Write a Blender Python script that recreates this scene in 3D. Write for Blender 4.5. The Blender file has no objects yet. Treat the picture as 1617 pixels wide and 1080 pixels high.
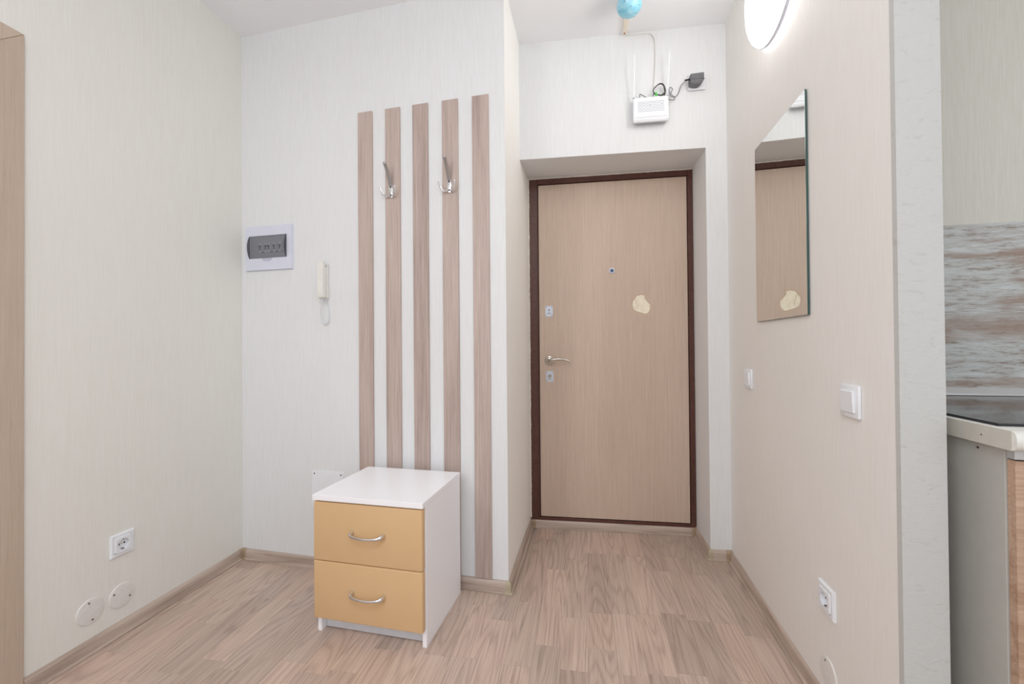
import bpy, bmesh, math, random
from mathutils import Vector, Matrix, noise

S = bpy.context.scene
COL = S.collection
PI = math.pi

# ------------------------------------------------------------------ camera, light, exposure
CAM_H = 1.05
YAW, PITCH, ROLL = -0.1672, 0.0082, -0.0083
_f = Vector((math.sin(YAW) * math.cos(PITCH), math.cos(YAW) * math.cos(PITCH), math.sin(PITCH)))
_r = Vector((math.cos(YAW), -math.sin(YAW), 0))
_u = _r.cross(_f)
_r2 = _r * math.cos(ROLL) + _u * math.sin(ROLL)
_u2 = -_r * math.sin(ROLL) + _u * math.cos(ROLL)
cam_data = bpy.data.cameras.new('camera')
cam_data.sensor_width = 36.0
cam_data.sensor_fit = 'HORIZONTAL'
cam_data.lens = 670.0 * 36.0 / 1617.0
cam_data.clip_start = 0.02
cam = bpy.data.objects.new('camera', cam_data)
cam.matrix_world = Matrix(((_r2.x, _u2.x, -_f.x, 0), (_r2.y, _u2.y, -_f.y, 0), (_r2.z, _u2.z, -_f.z, CAM_H), (0, 0, 0, 1)))
COL.objects.link(cam)
S.camera = cam

world = bpy.data.worlds.new('world')
S.world = world
world.use_nodes = True
bg = world.node_tree.nodes['Background']
bg.inputs[0].default_value = (0.98, 0.97, 0.97, 1)
bg.inputs[1].default_value = 0.52

def area(name, loc, direction, sx, sy, power, color):
    l = bpy.data.lights.new(name, 'AREA')
    l.shape = 'RECTANGLE'; l.size = sx; l.size_y = sy; l.energy = power; l.color = color
    o = bpy.data.objects.new(name, l)
    o.location = loc
    o.rotation_euler = Vector(direction).to_track_quat('-Z', 'Y').to_euler()
    COL.objects.link(o)
    return o
area('room_window_light', (-0.5, -2.3, 1.5), (0.0, 1.0, -0.02), 2.6, 1.9, 3, (0.84, 0.92, 1.0))
area('side_fill_light', (2.1, -1.9, 1.5), (-1.0, 0.85, 0.05), 1.6, 1.6, 14, (0.88, 0.95, 1.0))  # added cool fill from the right rear, brightens the left wall
area('left_fill_light', (-1.5, -1.2, 1.9), (1.0, 0.95, -0.10), 1.0, 1.0, 19, (0.97, 0.96, 0.98))  # added fill from the left rear, brightens the right wall
area('ceiling_fill_light', (-0.35, -0.1, 2.6), (0.0, 0.12, -1.0), 1.3, 1.3, 26, (0.96, 0.97, 1.0))  # unseen soft fill, added overhead for more top-down light
pl_ = bpy.data.lights.new('overhead_fill_light', 'POINT'); pl_.energy = 9; pl_.shadow_soft_size = 0.22; pl_.color = (0.94, 0.97, 1.0)  # unseen point fill, added to light the walls evenly
pl_o = bpy.data.objects.new('overhead_fill_light', pl_); pl_o.location = (0.0, -0.45, 1.95); COL.objects.link(pl_o)

S.view_settings.view_transform = 'Standard'
S.view_settings.look = 'None'
S.view_settings.gamma = 1.0
S.view_settings.use_curve_mapping = False
S.view_settings.exposure = 0.24
try:
    S.cycles.max_bounces = 10
    S.cycles.diffuse_bounces = 6
    S.cycles.use_denoising = True
except Exception:
    pass

# ------------------------------------------------------------------ materials
def srgb(r, g, b):
    def c(v):
        v /= 255.0
        return v / 12.92 if v <= 0.04045 else ((v + 0.055) / 1.055) ** 2.4
    return (c(r), c(g), c(b), 1.0)

def mat(name, col, rough=0.5, metal=0.0, **kw):
    m = bpy.data.materials.new(name)
    m.use_nodes = True
    nt = m.node_tree
    b = nt.nodes['Principled BSDF']
    b.inputs['Base Color'].default_value = col
    b.inputs['Roughness'].default_value = rough
    b.inputs['Metallic'].default_value = metal
    for k, v in kw.items():
        b.inputs[k.replace('_', ' ')].default_value = v
    return m

def N(nt, kind, **props):
    n = nt.nodes.new(kind)
    for k, v in props.items():
        setattr(n, k, v)
    return n

def L(nt, a, b):
    nt.links.new(a, b)

def scaled_coords(nt, scale, src='object'):
    if src == 'object':
        out = N(nt, 'ShaderNodeTexCoord').outputs['Object']
    else:
        out = N(nt, 'ShaderNodeNewGeometry').outputs['Position']
    mp = N(nt, 'ShaderNodeMapping')
    mp.inputs['Scale'].default_value = scale
    L(nt, out, mp.inputs['Vector'])
    return mp.outputs['Vector']

def noise_tex(nt, vec, scale=1.0, detail=3.0, rough=0.55, dist=0.0):
    n = N(nt, 'ShaderNodeTexNoise')
    n.inputs['Scale'].default_value = scale
    n.inputs['Detail'].default_value = detail
    n.inputs['Roughness'].default_value = rough
    n.inputs['Distortion'].default_value = dist
    if vec is not None:
        L(nt, vec, n.inputs['Vector'])
    return n.outputs['Fac']

def ramp(nt, fac, stops):
    r = N(nt, 'ShaderNodeValToRGB')
    e = r.color_ramp.elements
    while len(e) < len(stops):
        e.new(0.5)
    for k, (p, c) in enumerate(stops):
        e[k].position = p; e[k].color = c
    L(nt, fac, r.inputs['Fac'])
    return r.outputs['Color']

def mix(nt, fac, a, b, mode='MIX'):
    n = N(nt, 'ShaderNodeMix', data_type='RGBA', blend_type=mode)
    def put(sock, v):
        if hasattr(v, 'links') or hasattr(v, 'is_linked'):
            L(nt, v, sock)
        else:
            sock.default_value = v
    put(n.inputs[0], fac); put(n.inputs[6], a); put(n.inputs[7], b)
    return n.outputs[2]

def math_node(nt, op, a, b=0.0, c=0.0):
    n = N(nt, 'ShaderNodeMath', operation=op)
    for i, v in enumerate((a, b, c)):
        if hasattr(v, 'is_linked'):
            L(nt, v, n.inputs[i])
        else:
            n.inputs[i].default_value = v
    return n.outputs[0]

def bump(nt, height, strength, distance=0.002):
    b = N(nt, 'ShaderNodeBump')
    b.inputs['Strength'].default_value = strength
    b.inputs['Distance'].default_value = distance
    L(nt, height, b.inputs['Height'])
    L(nt, b.outputs['Normal'], nt.nodes['Principled BSDF'].inputs['Normal'])

def wallpaper(name, base, fibre, strength=0.55, blotch=0.03):
    """vinyl paper with fine vertical threads"""
    m = mat(name, base, 0.62)
    nt = m.node_tree
    v1 = scaled_coords(nt, (260, 260, 9), 'world')
    n1 = noise_tex(nt, v1, 1.0, 4.0, 0.65, 0.3)
    v2 = scaled_coords(nt, (55, 55, 2.2), 'world')
    n2 = noise_tex(nt, v2, 1.0, 3.0, 0.6)
    v3 = scaled_coords(nt, (520, 520, 260), 'world')
    n3 = noise_tex(nt, v3, 1.0, 2.0, 0.6)
    h = math_node(nt, 'MULTIPLY_ADD', n1, 0.7, math_node(nt, 'MULTIPLY_ADD', n2, 0.45, math_node(nt, 'MULTIPLY', n3, 0.3)))
    col = ramp(nt, n1, [(0.3, fibre), (0.62, base)])
    big = noise_tex(nt, scaled_coords(nt, (1.6, 1.6, 1.1), 'world'), 1.0, 3.0)
    bc = ramp(nt, big, [(0.3, (1 - blotch, 1 - blotch, 1 - blotch * 1.2, 1)), (0.7, (1, 1, 1, 1))])
    L(nt, mix(nt, 1.0, col, bc, 'MULTIPLY'), nt.nodes['Principled BSDF'].inputs['Base Color'])
    bump(nt, h, strength, 0.0015)
    return m

def plaster(name, base, dark, strength=0.6):
    """rough white corner finish with small flecks"""
    m = mat(name, base, 0.6)
    nt = m.node_tree
    n1 = noise_tex(nt, scaled_coords(nt, (90, 90, 60), 'world'), 1.0, 5.0, 0.65, 0.6)
    n2 = noise_tex(nt, scaled_coords(nt, (30, 30, 70), 'world'), 1.0, 4.0, 0.6, 1.2)
    col = ramp(nt, n2, [(0.30, dark), (0.42, base)])
    L(nt, col, nt.nodes['Principled BSDF'].inputs['Base Color'])
    bump(nt, math_node(nt, 'ADD', n1, n2), strength, 0.002)
    return m

def oak(name, light, mid, dark, axis='Y', rings=16.0, rough=0.42, stretch=(9.0, 1.5), use_color=True, detail_amt=0.55):
    """limed oak: contour lines of a stretched noise give the cathedral figure; Object Info colour varies each piece"""
    m = mat(name, mid, rough)
    nt = m.node_tree
    tc = N(nt, 'ShaderNodeTexCoord').outputs['Object']
    oi = N(nt, 'ShaderNodeObjectInfo')
    off = N(nt, 'ShaderNodeVectorMath', operation='SCALE')
    comb = N(nt, 'ShaderNodeCombineXYZ')
    L(nt, oi.outputs['Random'], comb.inputs[0]); L(nt, oi.outputs['Random'], comb.inputs[1]); L(nt, oi.outputs['Random'], comb.inputs[2])
    L(nt, comb.outputs[0], off.inputs[0]); off.inputs['Scale'].default_value = 37.0
    add = N(nt, 'ShaderNodeVectorMath', operation='ADD')
    L(nt, tc, add.inputs[0]); L(nt, off.outputs[0], add.inputs[1])
    def mp(across, along):
        q = N(nt, 'ShaderNodeMapping')
        q.inputs['Scale'].default_value = {'Y': (across, along, across), 'X': (along, across, across), 'Z': (across, across, along)}[axis]
        L(nt, add.outputs[0], q.inputs['Vector'])
        return q.outputs['Vector']
    n = noise_tex(nt, mp(stretch[0], stretch[1]), 1.0, 1.5, 0.45, 0.25)
    fine = noise_tex(nt, mp(170, 3.6), 1.0, 5.0, 0.72, 0.15)
    pore = noise_tex(nt, mp(520, 16), 1.0, 3.0, 0.7)
    wob = math_node(nt, 'MULTIPLY_ADD', fine, 0.035, n)
    ring = math_node(nt, 'SINE', math_node(nt, 'MULTIPLY', wob, rings * 2 * PI))
    ring = math_node(nt, 'MULTIPLY_ADD', ring, 0.5, 0.5)
    c1 = ramp(nt, ring, [(0.0, dark), (0.28, mid), (1.0, light)])
    c2 = ramp(nt, fine, [(0.30, dark), (0.5, mid), (0.72, light)])
    col = mix(nt, detail_amt, c1, c2)
    pc = ramp(nt, pore, [(0.28, (0.72, 0.69, 0.67, 1)), (0.45, (1, 1, 1, 1))])
    col = mix(nt, 0.5, col, mix(nt, 1.0, col, pc, 'MULTIPLY'))
    if use_color:
        col = mix(nt, 1.0, col, oi.outputs['Color'], 'MULTIPLY')
    L(nt, col, nt.nodes['Principled BSDF'].inputs['Base Color'])
    bump(nt, fine, 0.10, 0.0006)
    return m

def soft_noise(name, base, var, scale=(40, 40, 40), rough=0.5, amt=1.0, src='object', bstr=0.0, **kw):
    m = mat(name, base, rough, **kw)
    nt = m.node_tree
    n = noise_tex(nt, scaled_coords(nt, scale, src), 1.0, 3.0)
    L(nt, ramp(nt, n, [(0.3, var), (0.7, base)]), nt.nodes['Principled BSDF'].inputs['Base Color'])
    if bstr:
        bump(nt, n, bstr, 0.001)
    return m

WALL = wallpaper('cream_wallpaper', srgb(230, 230, 226), srgb(226, 225, 218), 0.22)
WALL_BACK = wallpaper('cool_lit_wallpaper', srgb(226, 228, 230), srgb(220, 221, 222), 0.22)  # same paper, the cool light on it put into the colour
WALL_LAMP = wallpaper('lamp_tinted_wallpaper', srgb(235, 233, 231), srgb(230, 227, 223), 0.22)  # same paper, tint of the lamp light painted into its colour
WALL_NICHE = wallpaper('lamp_lit_wallpaper', srgb(249, 248, 245), srgb(246, 244, 240), 0.22)  # cream paper whitened in colour to stand for direct lamp light
WALL_KITCHEN = wallpaper('kitchen_wallpaper', srgb(210, 209, 200), srgb(202, 200, 190), 0.2)
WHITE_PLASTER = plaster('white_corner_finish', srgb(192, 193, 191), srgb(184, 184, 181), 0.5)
CEIL = soft_noise('ceiling_paint', srgb(240, 241, 244), srgb(237, 238, 241), (3, 3, 3), 0.8, src='world')
OAK_FLOOR = oak('limed_oak_laminate', srgb(210, 190, 176), srgb(195, 174, 160), srgb(156, 137, 126), 'Y', 20.0, 0.36, (8.0, 0.75), True, 0.66)
OAK_STRIP = oak('limed_oak_board', srgb(202, 186, 177), srgb(180, 162, 153), srgb(152, 134, 126), 'Z', 3.0, 0.5, (7.0, 0.5), True, 0.72)
OAK_BASE = oak('baseboard_oak', srgb(200, 185, 173), srgb(182, 164, 152), srgb(150, 132, 120), 'X', 4.0, 0.42, (22.0, 1.4), True, 0.6)
CASING = oak('pale_oak_casing', srgb(197, 181, 165), srgb(188, 170, 153), srgb(177, 159, 141), 'Z', 3.0, 0.55, (5.0, 0.5), False, 0.75)
LEAF = oak('door_laminate', srgb(206, 186, 170), srgb(196, 175, 158), srgb(185, 163, 147), 'Z', 2.0, 0.5, (4.0, 0.6), False, 0.8)
KITCHEN_WOOD = oak('kitchen_front_wood', srgb(196, 168, 146), srgb(178, 148, 126), srgb(150, 112, 88), 'X', 4.0, 0.5, (10.0, 1.0), False, 0.65)
BROWN = soft_noise('brown_frame_paint', srgb(92, 56, 46), srgb(76, 44, 36), (60, 60, 60), 0.38, bstr=0.15)
BLACK_SEAL = mat('black_rubber_seal', srgb(22, 16, 20), 0.6)
WHITE_BOARD = soft_noise('white_melamine', srgb(246, 246, 250), srgb(245, 245, 249), (8, 8, 8), 0.32)
GREY_PLINTH = soft_noise('plinth_grey_white', srgb(214, 216, 222), srgb(206, 208, 214), (30, 30, 30), 0.4)
YELLOW = soft_noise('pale_apricot_lacquer', srgb(213, 178, 134), srgb(211, 176, 132), (14, 14, 14), 0.38)
CHROME = mat('chrome', (0.74, 0.74, 0.76, 1), 0.13, 1.0)
CHROME_GREY = mat('brushed_chrome', (0.46, 0.45, 0.46, 1), 0.28, 1.0)
NICKEL = mat('satin_nickel', (0.52, 0.48, 0.43, 1), 0.24, 1.0)
STEEL_PLATE = mat('brushed_plate', srgb(204, 210, 222), 0.35, 0.25)
DARK_METAL = mat('dark_metal', srgb(60, 60, 66), 0.45, 0.6)
SCREW = mat('screw_grey', srgb(120, 112, 106), 0.4, 0.7)
PLASTIC = soft_noise('white_plastic', srgb(232, 235, 240), srgb(228, 231, 236), (50, 50, 50), 0.3)
PLASTIC_LILAC = soft_noise('lilac_white_plastic', srgb(214, 217, 230), srgb(210, 213, 226), (50, 50, 50), 0.35)
COVER_PLASTIC = soft_noise('matt_white_cover', srgb(226, 224, 222), srgb(220, 217, 214), (70, 70, 70), 0.55, bstr=0.05)
IVORY = soft_noise('ivory_plastic', srgb(228, 227, 222), srgb(224, 223, 217), (60, 60, 60), 0.28)
BLACK_PLASTIC = soft_noise('black_plastic', srgb(108, 108, 112), srgb(98, 98, 102), (90, 90, 90), 0.5)
DARK_HOLE = mat('dark_recess', srgb(26, 26, 28), 0.8)
GREEN = mat('green_connector', srgb(60, 205, 70), 0.35)
GREY_CABLE = mat('grey_cable', srgb(70, 68, 60), 0.5)
WHITE_CABLE = mat('white_cable', srgb(214, 211, 205), 0.5)
DUCT = mat('beige_cable_duct', srgb(236, 226, 210), 0.55)
RUST = mat('brown_screw_head', srgb(150, 96, 60), 0.6)
BARE = soft_noise('bare_filler', srgb(240, 232, 212), srgb(230, 219, 196), (60, 60, 60), 0.75, bstr=0.4)
TORN = mat('torn_film_edge', srgb(214, 190, 160), 0.6)
MIRROR = mat('mirror_silver', (0.88, 0.90, 0.89, 1), 0.015, 1.0)
GLASS_EDGE = mat('green_glass_edge', srgb(52, 84, 80), 0.15)
HOB_GLASS = mat('black_hob_glass', srgb(20, 20, 24), 0.06, 0.0, IOR=1.6)
HOB_EDGE = mat('hob_edge', srgb(12, 12, 18), 0.3)
WORKTOP = soft_noise('pale_worktop', srgb(226, 226, 220), srgb(216, 216, 210), (60, 60, 60), 0.35)
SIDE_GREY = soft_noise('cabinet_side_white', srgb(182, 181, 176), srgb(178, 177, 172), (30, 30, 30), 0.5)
END_GREY = soft_noise('shaded_worktop_end', srgb(196, 193, 184), srgb(190, 187, 178), (30, 30, 30), 0.5)  # shade on the left-facing end put into its grey
ALU = mat('aluminium_strip', srgb(196, 196, 196), 0.35, 0.4)
BALL = soft_noise('sky_blue_film', srgb(120, 198, 224), srgb(168, 216, 232), (38, 38, 38), 0.25)
SEALANT = soft_noise('rough_white_filler', srgb(228, 222, 212), srgb(206, 198, 186), (90, 90, 90), 0.8, src='world')
CORNER_CAP = mat('corner_cap_plastic', srgb(176, 164, 142), 0.35)

LAMP_GLOW = bpy.data.materials.new('lamp_diffuser'); LAMP_GLOW.use_nodes = True
_b = LAMP_GLOW.node_tree.nodes['Principled BSDF']
_b.inputs['Base Color'].default_value = (0.9, 0.9, 0.88, 1)
_b.inputs['Emission Color'].default_value = (1.0, 0.975, 0.93, 1)
_b.inputs['Emission Strength'].default_value = 6.8

SMOKED = bpy.data.materials.new('smoked_clear_plastic'); SMOKED.use_nodes = True
nt = SMOKED.node_tree
_b = nt.nodes['Principled BSDF']
_b.inputs['Base Color'].default_value = srgb(150, 151, 154)
_b.inputs['Roughness'].default_value = 0.22
_t = N(nt, 'ShaderNodeBsdfTransparent'); _t.inputs[0].default_value = (0.72, 0.72, 0.74, 1)
_m = N(nt, 'ShaderNodeMixShader'); _m.inputs[0].default_value = 0.74
L(nt, _b.outputs[0], _m.inputs[1]); L(nt, _t.outputs[0], _m.inputs[2])
L(nt, _m.outputs[0], nt.nodes['Material Output'].inputs['Surface'])

# weathered plank print of the kitchen splashback
SPLASH = mat('weathered_plank_print', srgb(190, 196, 196), 0.38)
nt = SPLASH.node_tree
a1 = noise_tex(nt, scaled_coords(nt, (6.0, 6.0, 48), 'object'), 1.0, 8.0, 0.72, 0.3)
a2 = noise_tex(nt, scaled_coords(nt, (30, 30, 240), 'object'), 1.0, 6.0, 0.75, 0.6)
a3 = noise_tex(nt, scaled_coords(nt, (2.2, 2.2, 13), 'object'), 1.0, 3.0, 0.55, 0.4)
pw = math_node(nt, 'ADD', math_node(nt, 'MULTIPLY', a1, 0.6), math_node(nt, 'MULTIPLY', a2, 0.4))
c = ramp(nt, pw, [(0.38, srgb(112, 100, 92)), (0.445, srgb(160, 152, 145)), (0.49, srgb(180, 182, 180)), (0.60, srgb(200, 204, 204))])
br = ramp(nt, a3, [(0.50, (0, 0, 0, 1)), (0.60, (1, 1, 1, 1))])
brm = math_node(nt, 'MULTIPLY', br, math_node(nt, 'SUBTRACT', 1.25, pw))
c = mix(nt, brm, c, srgb(150, 128, 114))
L(nt, c, nt.nodes['Principled BSDF'].inputs['Base Color'])

# ------------------------------------------------------------------ mesh helpers
def mesh_obj(name, bm, m, parent=None, smooth=False, loc=None, rot=None, sharp=0.6):
    bmesh.ops.recalc_face_normals(bm, faces=bm.faces)
    me = bpy.data.meshes.new(name)
    bm.to_mesh(me); bm.free()
    if isinstance(m, (list, tuple)):
        for k in m: me.materials.append(k)
    else:
        me.materials.append(m)
    if smooth:
        me.polygons.foreach_set('use_smooth', [True] * len(me.polygons))
        try:
            me.set_sharp_from_angle(angle=sharp)
        except Exception:
            pass
    o = bpy.data.objects.new(name, me)
    COL.objects.link(o)
    if parent: o.parent = parent
    if loc: o.location = loc
    if rot: o.rotation_euler = rot
    return o

def add_box(bm, x0, x1, y0, y1, z0, z1, bevel=0.0, seg=2, mi=0):
    b = bmesh.new()
    bmesh.ops.create_cube(b, size=1.0)
    for v in b.verts:
        v.co = Vector(((x0 + x1) / 2 + v.co.x * (x1 - x0), (y0 + y1) / 2 + v.co.y * (y1 - y0), (z0 + z1) / 2 + v.co.z * (z1 - z0)))
    if bevel > 0:
        bmesh.ops.bevel(b, geom=list(b.edges), offset=bevel, segments=seg, profile=0.5, affect='EDGES')
    merge(bm, b, mi)
    return bm

def merge(bm, b, mi=0):
    mp = {}
    for v in b.verts: mp[v] = bm.verts.new(v.co)
    for f in b.faces:
        try:
            nf = bm.faces.new([mp[v] for v in f.verts]); nf.material_index = mi if mi else f.material_index
        except ValueError:
            pass
    b.free()

def box(*a, **k):
    return add_box(bmesh.new(), *a, **k)

def add_prism(bm, pts, z0, z1):
    lo = [bm.verts.new((p[0], p[1], z0)) for p in pts]
    hi = [bm.verts.new((p[0], p[1], z1)) for p in pts]
    n = len(pts)
    bm.faces.new(lo[::-1]); bm.faces.new(hi)
    for i in range(n):
        bm.faces.new((lo[i], lo[(i + 1) % n], hi[(i + 1) % n], hi[i]))
    return bm

def add_extrude_y(bm, pts, y0, y1):
    """outline in the XZ plane, thickness along Y"""
    a = [bm.verts.new((p[0], y0, p[1])) for p in pts]
    b = [bm.verts.new((p[0], y1, p[1])) for p in pts]
    n = len(pts)
    bm.faces.new(a); bm.faces.new(b[::-1])
    for i in range(n):
        bm.faces.new((a[i], b[i], b[(i + 1) % n], a[(i + 1) % n]))
    return bm

def add_extrude_x(bm, pts, x0, x1):
    """outline in the YZ plane, thickness along X"""
    a = [bm.verts.new((x0, p[0], p[1])) for p in pts]
    b = [bm.verts.new((x1, p[0], p[1])) for p in pts]
    n = len(pts)
    bm.faces.new(a); bm.faces.new(b[::-1])
    for i in range(n):
        bm.faces.new((a[i], b[i], b[(i + 1) % n], a[(i + 1) % n]))
    return bm

def add_lathe(bm, prof, center=(0, 0, 0), axis='Y', seg=32):
    """prof: (radius, height along axis)"""
    rings = []
    cx, cy, cz = center
    for r, h in prof:
        ring = []
        cnt = 1 if r < 1e-6 else seg
        for k in range(cnt):
            a = 2 * PI * k / seg
            u, v = r * math.cos(a), r * math.sin(a)
            p = {'Y': (cx + u, cy + h, cz + v), 'Z': (cx + u, cy + v, cz + h), 'X': (cx + h, cy + u, cz + v)}[axis]
            ring.append(bm.verts.new(p))
        rings.append(ring)
    for a, b in zip(rings, rings[1:]):
        if len(a) == 1 and len(b) == 1: continue
        for k in range(seg):
            k2 = (k + 1) % seg
            if len(a) == 1: bm.faces.new((a[0], b[k], b[k2]))
            elif len(b) == 1: bm.faces.new((a[k], b[0], a[k2]))
            else: bm.faces.new((a[k], b[k], b[k2], a[k2]))
    for ring in (rings[0], rings[-1]):
        if len(ring) > 2: bm.faces.new(ring)
    return bm

def catmull(pts, n=8):
    pts = [Vector(p) for p in pts]
    out = []
    for i in range(len(pts) - 1):
        p0 = pts[max(i - 1, 0)]; p1 = pts[i]; p2 = pts[i + 1]; p3 = pts[min(i + 2, len(pts) - 1)]
        for k in range(n):
            t = k / n
            out.append(0.5 * ((2 * p1) + (p2 - p0) * t + (2 * p0 - 5 * p1 + 4 * p2 - p3) * t * t + (-p0 + 3 * p1 - 3 * p2 + p3) * t ** 3))
    out.append(pts[-1])
    return out

def add_tube(bm, pts, rad, seg=8, flat=None, up=Vector((0, 0, 1))):
    """rad: number or list; flat: (w, h) multipliers of the section"""
    pts = [Vector(p) for p in pts]
    n = len(pts)
    rads = rad if isinstance(rad, (list, tuple)) else [rad] * n
    rings = []
    side = None
    for i in range(n):
        d = (pts[min(i + 1, n - 1)] - pts[max(i - 1, 0)]).normalized()
        if side is None:
            side = d.cross(up)
            if side.length < 1e-3: side = d.cross(Vector((1, 0, 0)))
            side.normalize()
        else:
            side = (side - d * side.dot(d)).normalized()
        upv = side.cross(d).normalized()
        fw, fh = flat or (1, 1)
        rings.append([bm.verts.new(pts[i] + (side * math.cos(2 * PI * k / seg) * fw + upv * math.sin(2 * PI * k / seg) * fh) * rads[i]) for k in range(seg)])
    for a, b in zip(rings, rings[1:]):
        for k in range(seg):
            bm.faces.new((a[k], a[(k + 1) % seg], b[(k + 1) % seg], b[k]))
    bm.faces.new(rings[0][::-1]); bm.faces.new(rings[-1])
    return bm

def props(o, label=None, cat=None, group=None, kind=None):
    if label: o['label'] = label
    if cat: o['category'] = cat
    if group: o['group'] = group
    if kind: o['kind'] = kind
    return o

def thing(name, label, cat, loc=(0, 0, 0), rz=0.0, group=None, kind=None):
    o = bpy.data.objects.new(name, None)
    o.empty_display_size = 0.05
    COL.objects.link(o)
    o.location = loc; o.rotation_euler = (0, 0, rz)
    return props(o, label, cat, group, kind)

# ------------------------------------------------------------------ plan of the hall (metres, camera over the origin)
P0 = Vector((-1.6908, 1.8761)); P1 = Vector((-0.3243, 1.7810)); P2 = Vector((-0.3179, 2.1734)); P3 = Vector((-0.3104, 2.4500))
P4 = Vector((0.5995, 2.4683)); P5 = Vector((0.6002, 2.2064)); P6 = Vector((0.6972, 2.2065)); P7 = Vector((0.6650, 1.0340)); P8 = Vector((0.7484, 1.0341))
CH = 2.6165       # ceiling height
OPEN = 2.0135     # top of the door recess
LX = P0.x

class Wall:
    """local frame of a wall: x along it, y into it, z up"""
    def __init__(s, a, b):
        s.a = a; s.t = (b - a).normalized(); s.rz = math.atan2(s.t.y, s.t.x); s.n = Vector((-s.t.y, s.t.x))
    def loc(s, x, z=0.0, y=0.0):
        p = s.a + s.t * x + s.n * y
        return (p.x, p.y, z)
W_LEFT = Wall(Vector((LX, 0.0)), Vector((LX, 1.0)))
W_BACK = Wall(P0, P1)
W_DOORWALL = Wall(P2, P6)
W_DOOR = Wall(P3, P4)
W_RIGHT = Wall(P6, P7)

# ------------------------------------------------------------------ structure
def struct(name, bm, m, label, cat, smooth=False):
    return props(mesh_obj(name, bm, m, smooth=smooth), label, cat, kind='structure')

b = bmesh.new()
add_prism(b, [(LX, -1.6), (LX, P0.y), (LX - 0.12, P0.y + 0.0083), (LX - 0.12, -1.6)], 0, CH)
struct('wall_left', b, WALL, 'cream textured wallpaper wall with two round covers and a socket', 'wall')

b = bmesh.new()
add_prism(b, [tuple(P0), tuple(P1), (-0.44, 1.95), (LX - 0.12, 2.03), (LX - 0.12, P0.y + 0.0083)], 0, CH)
struct('wall_back', b, WALL_BACK, 'pale papered wall carrying the oak boards and fuse box', 'wall')

b = bmesh.new()
add_prism(b, [tuple(P1), tuple(P2), tuple(P3), (-0.309, 2.56), (-0.44, 2.56), (-0.44, 1.95)], 0, CH)
struct('wall_niche', b, WALL_NICHE, 'narrow cream return wall running back to the entrance door', 'wall')

b = bmesh.new()
zl = OPEN
# lintel over the recess (its underside is the soffit) and the pier on the lamp side
n_ = W_DOORWALL.n
add_prism(b, [tuple(P2), tuple(P5), tuple(P4), (0.599, 2.56), (-0.309, 2.56), tuple(P3)], zl, CH)
add_prism(b, [tuple(P5), tuple(P6), (0.6985, 2.56), (0.599, 2.56), tuple(P4)], 0, CH)
struct('wall_door', b, WALL_BACK, 'light papered wall over and beside the recessed entrance door', 'wall')

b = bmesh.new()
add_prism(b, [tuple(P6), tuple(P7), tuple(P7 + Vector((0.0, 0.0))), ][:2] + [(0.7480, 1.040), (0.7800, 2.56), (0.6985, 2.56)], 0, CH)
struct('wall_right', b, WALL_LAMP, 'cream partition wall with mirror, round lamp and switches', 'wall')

# rough white end face of the partition, a thin coat over its edge
b = bmesh.new()
add_prism(b, [(P7.x - 0.0006, P7.y + 0.012), (P7.x - 0.0010, P7.y - 0.003), (P8.x + 0.001, P8.y - 0.003), (P8.x + 0.0012, P8.y + 0.012)], 0, CH)
struct('trim_1', b, WHITE_PLASTER, 'rough white finish on the end of the partition wall', 'wall end')

b = bmesh.new()
add_prism(b, [(LX - 0.12, -1.6), (2.6, -1.6), (2.6, 2.6), (LX - 0.12, 2.6)], CH, CH + 0.1)
struct('ceiling', b, CEIL, 'smooth greyish white ceiling', 'ceiling')

KW_A = Vector((0.760, 1.585)); KW_B = Vector((2.4, 1.495))
W_KITCHEN = Wall(KW_A, KW_B)
b = bmesh.new()
add_prism(b, [tuple(KW_A), tuple(KW_B), (2.4, 1.62), (0.763, 1.70)], 0, CH)
struct('wall_kitchen', b, WALL_KITCHEN, 'pale greenish cream kitchen wall above the plank-print splashback', 'wall')

# ------------------------------------------------------------------ floor: sub-floor slab, laminate staves as parts
floor = struct('floor', box(LX - 0.12, 2.6, -1.6, 2.56, -0.06, -0.006), OAK_FLOOR, 'limed oak laminate floor laid lengthways towards the door', 'floor')
rng = random.Random(7)
SW = 0.0925; GAP = 0.00012
tones = [(1, 1, 1), (1.05, 1.03, 1.02), (0.86, 0.85, 0.85), (0.93, 0.91, 0.91), (1.02, 0.98, 0.96), (0.90, 0.90, 0.91), (1.06, 1.05, 1.04), (0.98, 0.98, 0.97)]
fixed = {0: [1.655, 2.1], 1: [1.50, 1.70, 2.18], -1: [1.49, 2.0], 2: [1.71, 2.19], 3: [1.72, 2.18], 4: [1.43, 1.74, 2.06], 5: [1.71, 2.20], 6: [1.71, 2.05], -2: [1.73, 2.3],
         -3: [1.60, 2.0], -4: [1.39, 1.68], -5: [1.385, 1.61]}
X0 = -0.084
count = 0
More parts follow.
